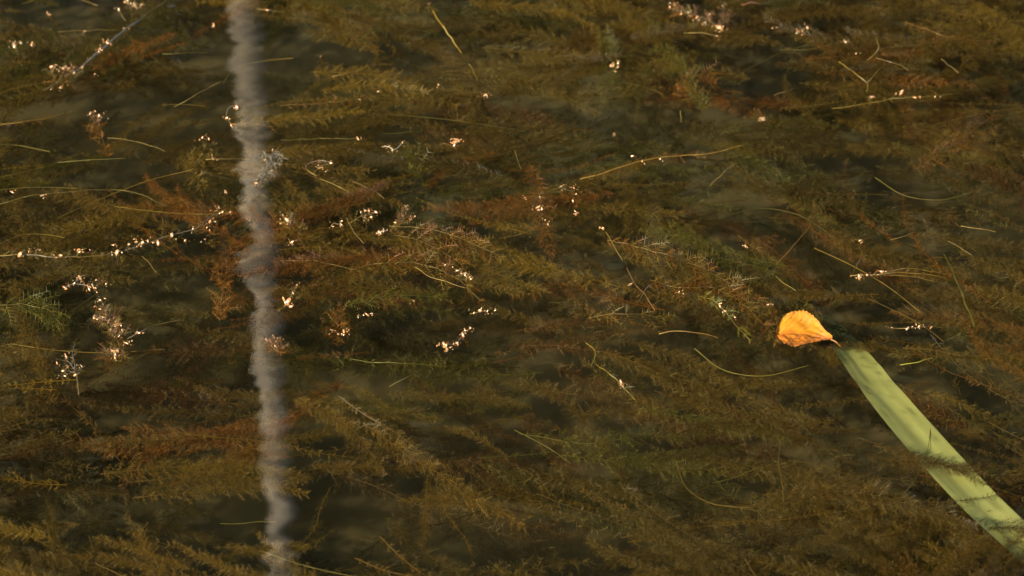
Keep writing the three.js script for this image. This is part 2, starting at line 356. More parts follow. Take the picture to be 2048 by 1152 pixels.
// fine loose threads
{
  const threads = [1, 2, 3, 4, 5, 6].map(s => {
    const r = rngOf(300 + s), len = 0.05 + 0.02 * s, k = (r() - 0.5) * 0.07;
    const pts = [-1, -0.4, 0.3, 1].map(t => V(t * len / 2, (r() - 0.5) * 0.003, k * (1 - t * t) + (r() - 0.5) * 0.004));
    return stalk(pts, 0.0005, 0.0003, [1, 1, 1], r);
  });
  const root = mass('weed_threads', 'fine loose yellowish threads of weed drifting across the bed', 14, 150, threads, r => {
    const x = (r() - 0.5) * 2.5, z = -1.35 + r() * 2.4, b = 0.7 + r() * 0.9;
    return { p: V(x, -0.003 - 0.05 * r() * r(), z), turn: trail(x, z, r) + (r() < 0.15 ? r() * 3 : 0), tip: (r() - 0.5) * 0.08, roll: (r() - 0.5) * 0.1, s: 0.6 + 0.8 * r(), c: r() < 0.5 ? lin(0.065 * b, 0.05 * b, 0.015 * b) : lin(0.045 * b, 0.045 * b, 0.014 * b) };
  });
  root.children.forEach(c => { c.name = c.name.replace('leafy_strand', 'thread'); });
}

// ------------------------------------------------------------------ single strands, stems and sprigs that can be told apart
let seed = 1000;
const pale = [0.17, 0.135, 0.08], straw = [0.17, 0.13, 0.03], ochre = [0.085, 0.058, 0.017], greenish = [0.06, 0.068, 0.018], reddish = [0.09, 0.042, 0.014], grey = [0.12, 0.10, 0.075];
const wetCol = [[0.20, 0.115, 0.045], [0.17, 0.085, 0.03], [0.14, 0.10, 0.05], [0.24, 0.11, 0.04]];
// o: name, label, category, path [[px, py, depth in mm]], r (stem radius in px), col, feather {..}, glints [[px, py, size px, count]], side (further stalks), group
function weed(o) {
  const rand = rngOf(seed++), root = new THREE.Group(); root.name = numbered(o.name ?? 'weed_strand');
  const pt = ([x, y, d = 6]) => W(x, y, -d / 1000);
  const kink = q => { const c = new THREE.CatmullRomCurve3(q.map(pt)), n = Math.max(4, Math.round(c.getLength() / 0.012)); return [...Array(n + 1).keys()].map(i => c.getPointAt(i / n).add(i ? V((rand() - 0.5) * 0.0016, (rand() - 0.5) * 0.001, (rand() - 0.5) * 0.0028) : V())); };
  const pts = kink(o.path), base = pts[0].clone(); root.position.copy(base);
  const add = (name, g, m, stuff) => { g.translate(-base.x, -base.y, -base.z); const q = solid(new THREE.Mesh(g, m)); q.name = name; if (stuff) q.userData.kind = 'stuff'; root.add(q); return q; };
  const r = (o.r ?? 1.2) * PX * (o.feather && !o.feather.sparse ? 0.5 : 0.7), col = (o.col ?? ochre).map(v => v * 0.5);
  add('stem', stalk(pts, r, r * (o.taper ?? 0.55), col, rand), M.stem);
  for (const s of o.side ?? []) add('side_shoot', stalk(kink(s), r * 0.8, r * 0.4, col, rand), M.stem);
  if (o.feather) {
    const T = new Tri(), S = new Tri(), f = o.feather;
    const cols = (f.cols ?? C.olive).map(c => c.map(v => v * 0.66));
    for (const path of [o.path, ...(f.all ? o.side ?? [] : [])]) featherStrand(T, S, path.map(pt), { gap: 0.006, leaf: 0.018, pairs: 6, fil: 0.0008, stem: 0.0008, stemCol: col, flat: 0.6, full: true, ...f, cols }, rand);
    add('leaves', T.geo(), M.weed, true);
  }
  const wet = [];
  for (const [x, y, s, n = 3, jx = 5, jy = 4] of o.glints ?? []) for (let k = 0; k < n * 2.4; k++) {
    const u = rand() + rand() - 1, v = rand() + rand() - 1;
    const c = W(x + (k ? u * 1.8 * (jx + 2) : 0), y + (k ? v * 1.8 * (jy + 1) : 0), 0.0005 + 0.0035 * rand());
    wet.push(leaflet(c, (k ? 0.22 + 0.55 * rand() * rand() : o.category === 'weed tip' ? 0.6 : 1.0) * s * PX, wetCol[(rand() * 4) | 0], rand, k ? 0.7 : 0.12));
  }
  if (wet.length) add('wet_leaflets', mergeGeometries(wet), M.wet, true);
  scene.add(root); return tag(root, o.label, o.category ?? 'weed strand', o.group);
}
const F = { rust: { cols: C.rust }, olive: { cols: C.olive }, green: { cols: C.green } };
const sparse = (f, o) => ({ ...F[f], gap: 0.009, leaf: 0.008, pairs: 3, sparse: true, ...o });

// --- upper left
weed({ name: 'weed_spray', label: 'long pale crusted stem slanting up to the top edge in the upper left', path: [[86, 182, 4], [150, 144, 1], [200, 102, -1], [258, 54, -1], [300, 25, 2], [345, -6, 6]], r: 3.4, taper: 0.7, col: grey, feather: sparse('olive', { leaf: 0.006, gap: 0.008 }), glints: [[198, 100, 6, 3], [214, 85, 7, 4, 8, 5], [248, 56, 4, 2], [165, 135, 5, 3, 8, 5], [190, 148, 4, 1]] });
weed({ name: 'weed_tuft', label: 'glinting brown tuft at the low end of the long pale slanting stem', category: 'weed tuft', path: [[118, 178, 8], [126, 160, 2], [128, 138, -3]], r: 1.6, col: reddish, side: [[[120, 170, 6], [104, 150, 1], [102, 134, -2]], [[124, 165, 4], [146, 150, 0], [142, 138, -2]]], feather: { cols: [...C.rust, ...C.olive], leaf: 0.011, all: true }, glints: [[103, 133, 9, 4, 6, 3], [128, 136, 9, 5, 10, 3], [140, 139, 8, 4, 8, 4], [120, 175, 5, 5, 12, 5]] });
weed({ name: 'weed_sprig', label: 'sparkling sprig with two short stalks at the top edge in the upper left', category: 'weed sprig', path: [[264, 44, 8], [264, 22, 2], [258, 6, -3]], r: 1.3, col: ochre, side: [[[252, 42, 8], [242, 28, 2], [238, 18, -2]], [[264, 30, 3], [276, 14, -2], [270, 2, -3]]], feather: sparse('olive'), glints: [[256, 5, 8, 4], [270, 10, 9, 5, 10, 6], [238, 19, 6, 2], [282, 10, 5, 3]] });
weed({ name: 'weed_sprig', label: 'white glinting sprig on a thin stalk at the far left, near the top', category: 'weed sprig', path: [[38, 132, 20], [36, 110, 6], [30, 90, -2]], r: 1.2, col: olivey(), feather: sparse('green'), glints: [[28, 91, 8, 4, 8, 6], [42, 85, 5, 2], [64, 89, 9, 3, 6, 2]] });
function olivey() { return [0.09, 0.08, 0.024]; }
weed({ name: 'weed_sprig', label: 'feathery sprig with a sparkling head and curved stalk, upper left middle', category: 'weed sprig', path: [[216, 312, 30], [208, 285, 14], [194, 258, 4], [190, 232, -2]], r: 1.8, col: ochre, feather: { ...F.rust, leaf: 0.014 }, glints: [[180, 228, 5, 3], [198, 231, 7, 4, 10, 5], [190, 222, 4, 2]] });
weed({ name: 'weed_straw', label: 'thin pale straw lying level below the top left sprig', category: 'straw', path: [[116, 64, 2], [165, 61, 1], [236, 59, 3]], r: 1.1, col: pale, glints: [[170, 62, 4, 2]] });
weed({ name: 'weed_straw', label: 'pale bare straw slanting up towards the white streak from the left', category: 'straw', path: [[348, 214, 14], [390, 190, 5], [442, 162, 2]], r: 1.3, col: [0.2, 0.17, 0.09] });
weed({ label: 'yellowish curved strand left of the feathery sprig, ending in a rusty tip', path: [[0, 249, 8], [45, 245, 4], [92, 236, 4], [142, 224, 8]], r: 1.3, col: straw, feather: sparse('rust', { leaf: 0.006 }) });
weed({ label: 'long drooping strand running right from the feathery sprig', path: [[214, 276, 14], [260, 280, 10], [300, 290, 10], [330, 304, 14]], r: 1.1, col: olivey() });
weed({ name: 'weed_straw', label: 'level bluish grey straw below the feathery sprig', category: 'straw', path: [[116, 325, 6], [180, 321, 5], [250, 317, 9]], r: 1.1, col: [0.17, 0.18, 0.12] });
weed({ label: 'long thin arched strand above the sparkling chain at the left', path: [[0, 408, 10], [60, 392, 4], [150, 383, 3], [235, 380, 3], [285, 390, 5], [330, 412, 12]], r: 1.2, col: olivey(), glints: [[85, 391, 7, 2], [24, 384, 6, 2], [92, 389, 4, 1]] });
weed({ name: 'weed_straw', label: 'thin level straw just left of the white streak, high up', category: 'straw', path: [[325, 108, 8], [370, 106, 5], [416, 105, 6]], r: 0.9, col: olivey() });
weed({ name: 'weed_curl', label: 'two ringed curls of pale stem left of the white streak', category: 'weed curl', path: [[452, 240, 4], [453, 228, 0], [460, 214, -1], [472, 210, -1], [482, 216, 1], [474, 222, 3]], r: 1.1, col: pale, taper: 0.9, side: [[[455, 238, 3], [464, 247, 0], [478, 248, 0], [484, 238, 0], [474, 232, 2]]], glints: [[474, 214, 7, 1], [453, 236, 5, 2], [462, 250, 4, 2]] });
weed({ name: 'weed_frond', label: 'bushy olive frond left of the white streak below the ringed curls', category: 'weed frond', path: [[350, 330, 30], [380, 318, 12], [405, 300, 4], [425, 288, 0]], r: 1.3, col: ochre, side: [[[365, 325, 20], [400, 322, 6], [430, 310, 2]], [[375, 322, 14], [388, 350, 6], [410, 372, 5]]], feather: { ...F.olive, leaf: 0.014, all: true }, glints: [[405, 275, 5, 3, 8, 4], [418, 278, 4, 2]] });
weed({ name: 'weed_straw', label: 'pale straw touching the left side of the white streak at mid height', category: 'straw', path: [[412, 319, 3], [440, 317, 1], [500, 318, 4]], r: 1.1, col: pale, glints: [[426, 317, 5, 2]] });
// --- the white streak and right of it
weed({ name: 'weed_tuft', label: 'pale frosty looking tuft standing on the white streak', category: 'weed tuft', path: [[520, 374, 3], [528, 350, -2], [540, 322, -4], [556, 298, -6]], r: 1.6, col: grey, side: [[[528, 350, -1], [512, 362, -2]], [[532, 338, -2], [548, 352, -3]], [[540, 322, -3], [552, 330, -4]], [[545, 315, -3], [526, 312, -4]], [[552, 304, -4], [562, 322, -3]]], feather: { cols: [[0.20, 0.18, 0.13], [0.14, 0.13, 0.09]], leaf: 0.008, gap: 0.006, pairs: 4, all: true }, glints: [[512, 366, 5, 3], [530, 320, 4, 2], [545, 300, 4, 2]] });
weed({ name: 'weed_tuft', label: 'rusty glinting tuft close against the right side of the white streak', category: 'weed tuft', path: [[600, 480, 16], [590, 458, 4], [574, 440, -3]], r: 1.5, col: reddish, side: [[[596, 470, 8], [608, 450, 0]], [[594, 475, 8], [584, 488, -1]]], feather: { cols: [...C.rust, ...C.olive], leaf: 0.015, all: true }, glints: [[574, 440, 8, 4, 7, 5], [584, 484, 6, 3], [566, 430, 4, 2]] });
weed({ name: 'weed_tuft', label: 'small tuft with beaded glints in the lower part of the white streak', category: 'weed tuft', path: [[560, 712, 10], [552, 695, 0], [548, 678, -4]], r: 1.3, col: ochre, side: [[[556, 704, 2], [538, 690, -2]], [[556, 704, 2], [566, 686, -3]]], feather: { ...F.rust, leaf: 0.011, all: true }, glints: [[534, 680, 4, 3], [548, 676, 4, 3], [560, 680, 5, 4, 6, 4], [550, 692, 4, 3, 12, 5]] });
weed({ name: 'weed_sprig', label: 'yellow glinting sprig right of the white streak above the dark hole', category: 'weed sprig', path: [[556, 622, 12], [572, 610, 2], [584, 588, -2], [596, 568, -2]], r: 1.3, col: straw, feather: sparse('olive'), glints: [[576, 603, 11, 3, 5, 3], [582, 613, 6, 3], [586, 586, 4, 2], [594, 570, 4, 2]] });
weed({ name: 'weed_tuft', label: 'upright orange brown tuft at the right edge of the dark hole', category: 'weed tuft', path: [[676, 690, 40], [676, 655, 14], [682, 615, 4]], r: 1.8, col: reddish, side: [[[676, 670, 24], [660, 655, 6]], [[676, 668, 20], [692, 664, 0]]], feather: { ...F.rust, leaf: 0.015, all: true }, glints: [[688, 663, 7, 3], [664, 660, 4, 3], [678, 668, 4, 3, 10, 4]] });
weed({ name: 'weed_straw', label: 'bright yellow straw slanting down near the middle of the top edge', category: 'straw', path: [[866, 22, 6], [890, 58, 0], [922, 106, 1]], r: 1.7, col: [0.36, 0.26, 0.055], taper: 0.8 });
weed({ name: 'weed_straw', label: 'short dim straw just below the bright yellow straw', category: 'straw', path: [[938, 128, 8], [956, 162, 10]], r: 1.2, col: [0.22, 0.18, 0.06] });
weed({ name: 'weed_straw', label: 'short pale straw right of the white streak, upper half', category: 'straw', path: [[664, 153, 5], [690, 147, 2], [720, 138, 5]], r: 1.2, col: pale });
weed({ label: 'long faint rusty strand crossing right from the white streak', path: [[560, 212, 6], [640, 206, 4], [700, 200, 2], [765, 190, 7]], r: 1.4, col: ochre, feather: sparse('rust', { leaf: 0.007 }), glints: [[720, 199, 3, 2], [756, 183, 4, 1]] });
weed({ label: 'level thin strand ending in a white spark, right of the white streak', path: [[562, 280, 6], [640, 278, 4], [714, 277, 0]], r: 1.0, col: olivey(), glints: [[716, 277, 7, 2, 3, 2]] });
weed({ name: 'weed_curl', label: 'pale loop of stem lying open, right of the frosty tuft', category: 'weed curl', path: [[634, 352, 4], [612, 340, 0], [614, 328, 0], [636, 322, -1], [664, 326, 0]], r: 1.2, col: pale, taper: 0.9, side: [[[628, 345, 2], [640, 334, -1], [652, 328, -2]]], feather: sparse('rust', { leaf: 0.006 }), glints: [[640, 336, 5, 4, 10, 4], [662, 326, 5, 2]] });
weed({ name: 'weed_curl', label: 'small white hooked stem tip above the dark green patch', category: 'weed curl', path: [[764, 294, 2], [776, 292, -2], [786, 300, -1], [796, 296, -1], [806, 284, -2]], r: 1.4, col: [0.4, 0.36, 0.28], glints: [[778, 293, 5, 2], [785, 300, 5, 2], [805, 285, 4, 2]] });
weed({ name: 'weed_sprig', label: 'reddish sprig with a bright white spark between two rusty strands', category: 'weed sprig', path: [[913, 308, 14], [912, 294, 2], [910, 284, -3]], r: 1.5, col: reddish, side: [[[912, 296, 3], [890, 286, 2], [872, 296, 6]]], feather: sparse('rust'), glints: [[911, 284, 11, 4, 7, 4], [922, 280, 4, 2]] });
weed({ name: 'weed_sprig', label: 'small reddish glinting tip below the short dim straw', category: 'weed sprig', path: [[950, 190, 10], [966, 192, 0], [976, 187, -2]], r: 1.2, col: reddish, feather: sparse('rust'), glints: [[970, 190, 6, 3, 7, 3]] });
weed({ name: 'weed_twig', label: 'greenish forked strand right of the white streak near the top', category: 'weed twig', path: [[716, 84, 12], [742, 62, 4], [775, 40, 3], [800, 30, 8]], r: 1.4, col: greenish, side: [[[742, 62, 4], [756, 80, 8]], [[760, 50, 3], [758, 66, 6]]], feather: sparse('green', { leaf: 0.006 }) });
weed({ name: 'weed_straw', label: 'pale level straw beside the white streak at the very top', category: 'straw', path: [[512, 17, 2], [540, 20, 0], [568, 24, 3]], r: 1.3, col: pale, glints: [[534, 20, 4, 2]] });
weed({ name: 'weed_straw', label: 'upper of two thin slanting straws below the pale loop', category: 'straw', path: [[704, 363, 5], [735, 376, 3], [768, 396, 8]], r: 1.1, col: pale });
weed({ name: 'weed_straw', label: 'lower of two thin slanting straws below the pale loop', category: 'straw', path: [[640, 358, 6], [672, 372, 3], [700, 386, 8]], r: 1.1, col: [0.2, 0.18, 0.1] });
weed({ name: 'weed_frond', label: 'dark green bushy frond below the small white hooked tip', category: 'weed frond', path: [[850, 372, 34], [838, 345, 16], [826, 318, 8], [815, 302, 6]], r: 1.4, col: greenish, feather: { ...F.green, leaf: 0.02 } });
// --- centre left, lower
weed({ label: 'long strand beaded with bright sparks, running right to the white streak', path: [[-10, 512, 4], [40, 509, 0], [120, 513, 0], [180, 512, 1], [235, 505, 0], [290, 488, 0], [345, 470, 0], [395, 456, 0], [430, 428, 0], [462, 420, 4]], r: 1.7, col: ochre, taper: 0.9, feather: { ...sparse('olive'), leaf: 0.01, gap: 0.009 }, glints: [[40, 509, 9, 2, 4, 3], [58, 503, 4, 2], [80, 500, 4, 2], [122, 511, 5, 2], [108, 510, 4, 1], [158, 503, 7, 3, 9, 3], [180, 500, 3, 1], [234, 505, 9, 4, 6, 4], [226, 490, 4, 2], [258, 488, 5, 2], [284, 486, 8, 4, 8, 5], [296, 482, 5, 2], [316, 486, 7, 2], [344, 470, 9, 2, 5, 4], [370, 481, 5, 2], [386, 458, 4, 3], [420, 443, 6, 3, 8, 4], [414, 455, 4, 2], [445, 424, 6, 5, 12, 4], [438, 415, 4, 3, 6, 3], [410, 478, 3, 4, 14, 6], [268, 478, 4, 2, 8, 4]] });
weed({ name: 'weed_sprig', label: 'bright sparked tip with a white bent stalk under the beaded strand, far left', category: 'weed sprig', path: [[220, 572, 12], [185, 574, 0], [150, 566, -2], [128, 576, -3]], r: 1.6, col: pale, side: [[[148, 567, -1], [158, 556, -2], [170, 550, -2]], [[190, 573, 2], [210, 560, 0]]], feather: { ...sparse('rust'), all: true }, glints: [[130, 575, 9, 2, 3, 2], [148, 567, 5, 2], [160, 556, 7, 3, 7, 4], [178, 577, 8, 5, 10, 4], [192, 560, 4, 4, 12, 5], [212, 568, 4, 3, 10, 5]] });
weed({ name: 'weed_tuft', label: 'largest orange brown tuft crowded with sparks at the lower left', category: 'weed tuft', path: [[250, 720, 30], [238, 690, 6], [226, 650, -2], [206, 612, -4]], r: 2.0, col: reddish, side: [[[232, 668, 0], [212, 640, -3], [192, 634, -3]], [[228, 655, 0], [222, 630, -3], [218, 612, -4]], [[234, 676, 0], [246, 660, -2]]], feather: { cols: [...C.rust, ...C.olive], leaf: 0.015, all: true }, glints: [[200, 600, 5, 3, 6, 4], [200, 618, 6, 4, 8, 6], [214, 616, 5, 3], [205, 634, 8, 6, 12, 5], [188, 636, 5, 2], [216, 640, 6, 4], [231, 650, 10, 4, 6, 5], [222, 630, 5, 4, 8, 6], [244, 660, 4, 3], [238, 672, 4, 4, 8, 6]] });
weed({ name: 'weed_tuft', label: 'smaller sparkling rust tuft directly below the largest orange tuft', category: 'weed tuft', path: [[210, 745, 30], [222, 722, 6], [232, 700, -3]], r: 1.6, col: reddish, side: [[[222, 722, 4], [210, 706, -2]], [[226, 714, 0], [244, 706, -2]]], feather: { cols: [...C.rust, ...C.olive], leaf: 0.013, all: true }, glints: [[230, 702, 10, 4, 7, 4], [216, 700, 5, 3], [230, 716, 5, 4, 8, 4], [252, 686, 7, 3, 6, 3]] });
weed({ name: 'weed_straw', label: 'bright short straw pointing up right from the orange tufts', category: 'straw', path: [[254, 678, 1], [268, 670, -1], [283, 662, -1], [310, 650, 4], [360, 640, 10]], r: 1.4, col: pale, glints: [[276, 666, 8, 2, 5, 2]] });
weed({ name: 'weed_sprig', label: 'whitish ragged sprig on a leaning stem at the bottom left', category: 'weed sprig', path: [[158, 790, 12], [154, 760, 4], [150, 735, 0], [146, 700, -1], [152, 680, 4]], r: 1.5, col: grey, side: [[[150, 740, 0], [128, 712, -3]], [[150, 745, 0], [126, 742, -2]], [[152, 748, 0], [164, 732, -2]]], feather: sparse('olive', { all: true }), glints: [[132, 712, 7, 3, 5, 6], [114, 726, 4, 2], [126, 742, 6, 3], [136, 734, 4, 3], [150, 750, 6, 2], [163, 732, 5, 2], [130, 752, 4, 3, 8, 3]] });
weed({ name: 'weed_straw', label: 'fine dark straw hanging below the beaded strand', category: 'straw', path: [[284, 512, 6], [298, 526, 3], [312, 546, 6]], r: 1.0, col: [0.22, 0.18, 0.1] });
weed({ name: 'weed_frond', label: 'broad green frond reaching in from the left edge', category: 'weed frond', path: [[-20, 612, 12], [40, 608, 8], [95, 620, 8], [125, 650, 14]], r: 1.6, col: greenish, feather: { ...F.green, leaf: 0.022 } });
weed({ name: 'weed_frond', label: 'rusty upright frond left of the white streak, lower half', category: 'weed frond', path: [[440, 640, 40], [445, 590, 16], [452, 540, 8], [462, 490, 6]], r: 1.6, col: reddish, feather: { ...F.rust, leaf: 0.02 } });
// --- centre
weed({ name: 'weed_tuft', label: 'speckled white tuft right of the streak above the slanting stick', category: 'weed tuft', path: [[700, 446, 8], [722, 432, 0], [750, 424, -2]], r: 1.2, col: ochre, side: [[[722, 432, 0], [736, 440, -1]]], feather: sparse('olive', { all: true }), glints: [[722, 424, 5, 3, 6, 3], [738, 422, 5, 4, 8, 4], [752, 424, 6, 3, 6, 2], [742, 434, 4, 4, 10, 3]] });
weed({ name: 'weed_curl', label: 'small looped sprig with a white spark left of the slanting stick', category: 'weed curl', path: [[662, 452, 3], [668, 446, -1], [680, 452, -2], [686, 444, -1]], r: 1.2, col: ochre, glints: [[683, 449, 8, 2, 3, 3], [666, 453, 4, 2], [684, 442, 4, 1]] });
weed({ name: 'weed_straw', label: 'pale slanting stick below the speckled white tuft', category: 'straw', path: [[694, 436, 2], [700, 452, 0], [728, 488, 3]], r: 1.6, col: pale });
weed({ name: 'weed_straw', label: 'short very bright straw at the left end of the arching brown fronds', category: 'straw', path: [[753, 468, -1], [764, 464, -3], [774, 460, -1]], r: 2.0, col: [0.45, 0.34, 0.26], taper: 0.9, glints: [[758, 466, 8, 2, 3, 2], [767, 462, 7, 2, 3, 2]] });
weed({ name: 'weed_tuft', label: 'reddish tuft of tiny glints above the arching brown fronds', category: 'weed tuft', path: [[780, 462, 10], [800, 444, 0], [822, 430, -3]], r: 1.3, col: reddish, side: [[[800, 444, 0], [812, 416, -3]]], feather: { cols: [...C.rust, ...C.olive], leaf: 0.011, all: true }, glints: [[791, 445, 5, 2], [806, 432, 4, 4, 8, 5], [822, 434, 5, 3, 8, 3], [812, 415, 5, 3]] });
for (const [label, p] of [['uppermost of the arching brown fronds sweeping right of the centre', [[778, 452, 4], [850, 458, 2], [930, 480, 4], [1000, 514, 10]]], ['middle one of the arching brown fronds sweeping right of the centre', [[788, 470, 8], [835, 480, 4], [880, 500, 5], [930, 535, 10]]], ['lowest of the arching brown fronds, ending near the small glint cluster', [[700, 540, 14], [770, 525, 6], [850, 530, 5], [920, 560, 9], [960, 600, 20]]]]) weed({ name: 'weed_frond', label, category: 'weed frond', path: p, r: 1.5, col: ochre, feather: { ...F.olive, cols: [...C.rust, ...C.olive], leaf: 0.019 } });
weed({ name: 'weed_straw', label: 'dark curved straw under the arching brown fronds', category: 'straw', path: [[830, 534, 4], [862, 554, 2], [895, 564, 2], [930, 576, 6]], r: 1.3, col: [0.24, 0.18, 0.09] });
weed({ name: 'weed_straw', label: 'thin straw right of the streak below the dark pool', category: 'straw', path: [[560, 522, 4], [612, 521, 2], [660, 528, 4], [712, 540, 8]], r: 1.1, col: pale });
weed({ name: 'weed_tuft', label: 'cluster of fine glints at the end of the lowest arching frond', category: 'weed tuft', path: [[950, 575, 14], [938, 558, 0], [914, 542, -3]], r: 1.2, col: ochre, feather: sparse('olive'), glints: [[915, 541, 5, 2], [930, 549, 6, 4, 8, 4], [942, 558, 5, 3], [890, 530, 4, 2]] });
weed({ label: 'short level strand dotted with glints right of the green patch', path: [[940, 628, 4], [962, 622, -1], [998, 620, 3]], r: 1.2, col: ochre, glints: [[948, 626, 4, 2], [960, 621, 6, 3], [975, 622, 5, 2], [990, 620, 4, 2]] });
weed({ name: 'weed_sprig', label: 'bright white sprig with a beaded tail in the lower centre', category: 'weed sprig', path: [[948, 656, 3], [930, 664, -1], [920, 680, -1], [905, 687, -1], [886, 690, -2]], r: 1.6, col: pale, feather: sparse('rust'), glints: [[888, 690, 11, 4, 6, 5], [894, 697, 7, 3], [914, 686, 6, 3], [926, 670, 6, 3, 3, 5], [930, 660, 5, 2], [940, 657, 5, 2]] });
weed({ name: 'weed_frond', label: 'light green straggling frond on the green patch in the lower centre', category: 'weed frond', path: [[690, 612, 14], [750, 596, 8], [820, 590, 8], [900, 600, 12]], r: 1.3, col: greenish, feather: { ...F.green, leaf: 0.014 }, glints: [[734, 629, 6, 3, 7, 2], [716, 634, 4, 2], [828, 602, 3, 2]] });
weed({ label: 'faint green strand low in the centre, near the bottom', path: [[700, 718, 14], [770, 726, 6], [830, 728, 6], [890, 734, 12]], r: 1.2, col: greenish, feather: sparse('green', { leaf: 0.006 }) });
weed({ name: 'weed_straw', label: 'green straw leaning at the bottom, left of the middle', category: 'straw', path: [[778, 774, 8], [800, 762, 4], [826, 748, 6]], r: 1.3, col: [0.15, 0.17, 0.09] });
weed({ name: 'weed_frond', label: 'tall rusty frond hanging down beside the centre line', category: 'weed frond', path: [[1060, 330, 10], [1078, 390, 2], [1084, 440, 3], [1105, 520, 14]], r: 1.8, col: reddish, feather: { ...F.rust, leaf: 0.016 }, glints: [[1076, 414, 7, 4, 8, 4], [1084, 418, 5, 2], [1080, 394, 4, 2], [1096, 448, 4, 2], [1090, 440, 3, 2]] });
weed({ name: 'weed_sprig', label: 'sprinkle of glints on a sprig above the tall rusty frond', category: 'weed sprig', path: [[1165, 400, 12], [1140, 382, 0], [1120, 374, -2]], r: 1.2, col: ochre, feather: sparse('olive'), glints: [[1122, 373, 5, 3, 6, 4], [1148, 376, 5, 3], [1146, 402, 4, 2], [1152, 388, 3, 2]] });
// --- right of the centre, upper
weed({ name: 'weed_tuft', label: 'glittering yellow brown tuft at the top edge, right of the middle', category: 'weed tuft', path: [[1460, 78, 20], [1440, 56, 2], [1400, 34, -3], [1345, 10, -3]], r: 1.8, col: ochre, side: [[[1440, 56, 0], [1452, 34, -3], [1446, 14, -3]], [[1400, 34, -2], [1426, 28, -3]], [[1372, 22, -2], [1350, 20, -2]]], feather: { ...F.olive, cols: [...C.olive, ...C.rust], leaf: 0.013, all: true }, glints: [[1349, 9, 7, 3], [1376, 25, 7, 4, 8, 4], [1394, 34, 7, 4, 7, 4], [1438, 54, 9, 5, 7, 5], [1444, 58, 6, 2], [1446, 13, 6, 2], [1420, 28, 4, 4, 10, 4], [1410, 45, 4, 3]] });
weed({ name: 'weed_straw', label: 'pale bent straw under the glittering tuft at the top', category: 'straw', path: [[1368, 66, 4], [1400, 66, 1], [1440, 74, 3]], r: 1.4, col: pale, glints: [[1434, 72, 4, 2]] });
weed({ name: 'weed_sprig', label: 'small pale flecked sprig below the top edge, right of the yellow straw', category: 'weed sprig', path: [[1232, 148, 14], [1230, 138, 0], [1238, 126, -2]], r: 1.5, col: pale, feather: sparse('green'), glints: [[1226, 131, 6, 3], [1236, 127, 6, 3], [1231, 143, 4, 2]] });
weed({ label: 'longest yellow brown strand crossing the middle right, rising to the right', path: [[1160, 358, 8], [1205, 347, 3], [1245, 332, 2], [1300, 318, 1], [1360, 312, 3], [1420, 306, 2], [1485, 292, 6]], r: 1.6, col: [0.27, 0.19, 0.06], taper: 0.8, feather: sparse('rust', { leaf: 0.007 }), glints: [[1284, 323, 4, 2], [1265, 312, 4, 2], [1320, 318, 3, 1]] });
weed({ name: 'weed_sprig', label: 'green leafy sprig in the upper middle right with star shaped whorls', category: 'weed sprig', path: [[1440, 188, 14], [1412, 190, 4], [1384, 196, 2], [1362, 202, 4]], r: 1.2, col: straw, side: [[[1400, 192, 2], [1408, 208, 2]]], feather: { ...F.green, leaf: 0.012, gap: 0.01, all: true } });
weed({ name: 'weed_straw', label: 'tiny upright straw below the green leafy sprig', category: 'straw', path: [[1361, 221, 4], [1363, 246, 8]], r: 1.3, col: [0.26, 0.24, 0.13] });
weed({ name: 'weed_straw', label: 'pale slanting straw below the right end of the longest strand', category: 'straw', path: [[1420, 372, 8], [1445, 346, 3], [1472, 325, 4]], r: 1.2, col: [0.26, 0.21, 0.09] });
weed({ name: 'weed_straw', label: 'short pale straw left of the tall rusty frond', category: 'straw', path: [[1028, 296, 4], [1043, 340, 8]], r: 1.3, col: pale });
weed({ name: 'leaf_scrap', label: 'small dull reddish scrap of leaf at the top edge, right of the glittering tuft', category: 'leaf scrap', path: [[1484, 10, 2], [1500, 6, 0], [1518, 8, 1]], r: 4, col: [0.11, 0.042, 0.016], taper: 0.4 });
weed({ name: 'weed_frond', label: 'round rusty frond in the upper middle right', category: 'weed frond', path: [[1350, 190, 20], [1372, 165, 8], [1400, 150, 5], [1430, 160, 8]], r: 1.4, col: reddish, feather: { ...F.rust, leaf: 0.018 } });
// --- far right, upper
weed({ name: 'weed_twig', label: 'bare forked twig shaped like a letter Y in the upper right', category: 'weed twig', path: [[1678, 124, 5], [1710, 148, 1], [1734, 166, 0], [1732, 184, 5]], r: 1.6, col: [0.26, 0.21, 0.08], taper: 0.9, side: [[[1734, 166, 0], [1752, 146, 1], [1772, 128, 5]]] });
weed({ name: 'weed_twig', label: 'short bent twig just above the Y shaped twig', category: 'weed twig', path: [[1734, 121, 3], [1756, 100, 0], [1752, 76, 5]], r: 1.6, col: [0.28, 0.24, 0.09], taper: 0.9 });
weed({ name: 'weed_straw', label: 'pale straw to the right of the Y shaped twig', category: 'straw', path: [[1752, 116, 2], [1778, 124, 0], [1800, 130, 3], [1818, 142, 8]], r: 1.4, col: pale });
weed({ label: 'yellow dashed strand below the Y shaped twig with two sparks', path: [[1664, 217, 8], [1740, 206, 3], [1800, 196, 0], [1880, 192, 3], [1910, 186, 8]], r: 1.5, col: straw, feather: sparse('olive', { leaf: 0.006 }), glints: [[1745, 194, 6, 2, 3, 2], [1803, 185, 10, 3, 4, 2], [1792, 188, 4, 1], [1830, 195, 5, 3, 12, 1], [1870, 194, 4, 2, 8, 1]] });
weed({ name: 'weed_frond', label: 'large rusty comb toothed frond rising to the right in the upper right', category: 'weed frond', path: [[1830, 338, 14], [1880, 308, 4], [1930, 276, 2], [1990, 228, 10]], r: 2.0, col: reddish, feather: { ...F.rust, leaf: 0.022, gap: 0.008, pairs: 5 } });
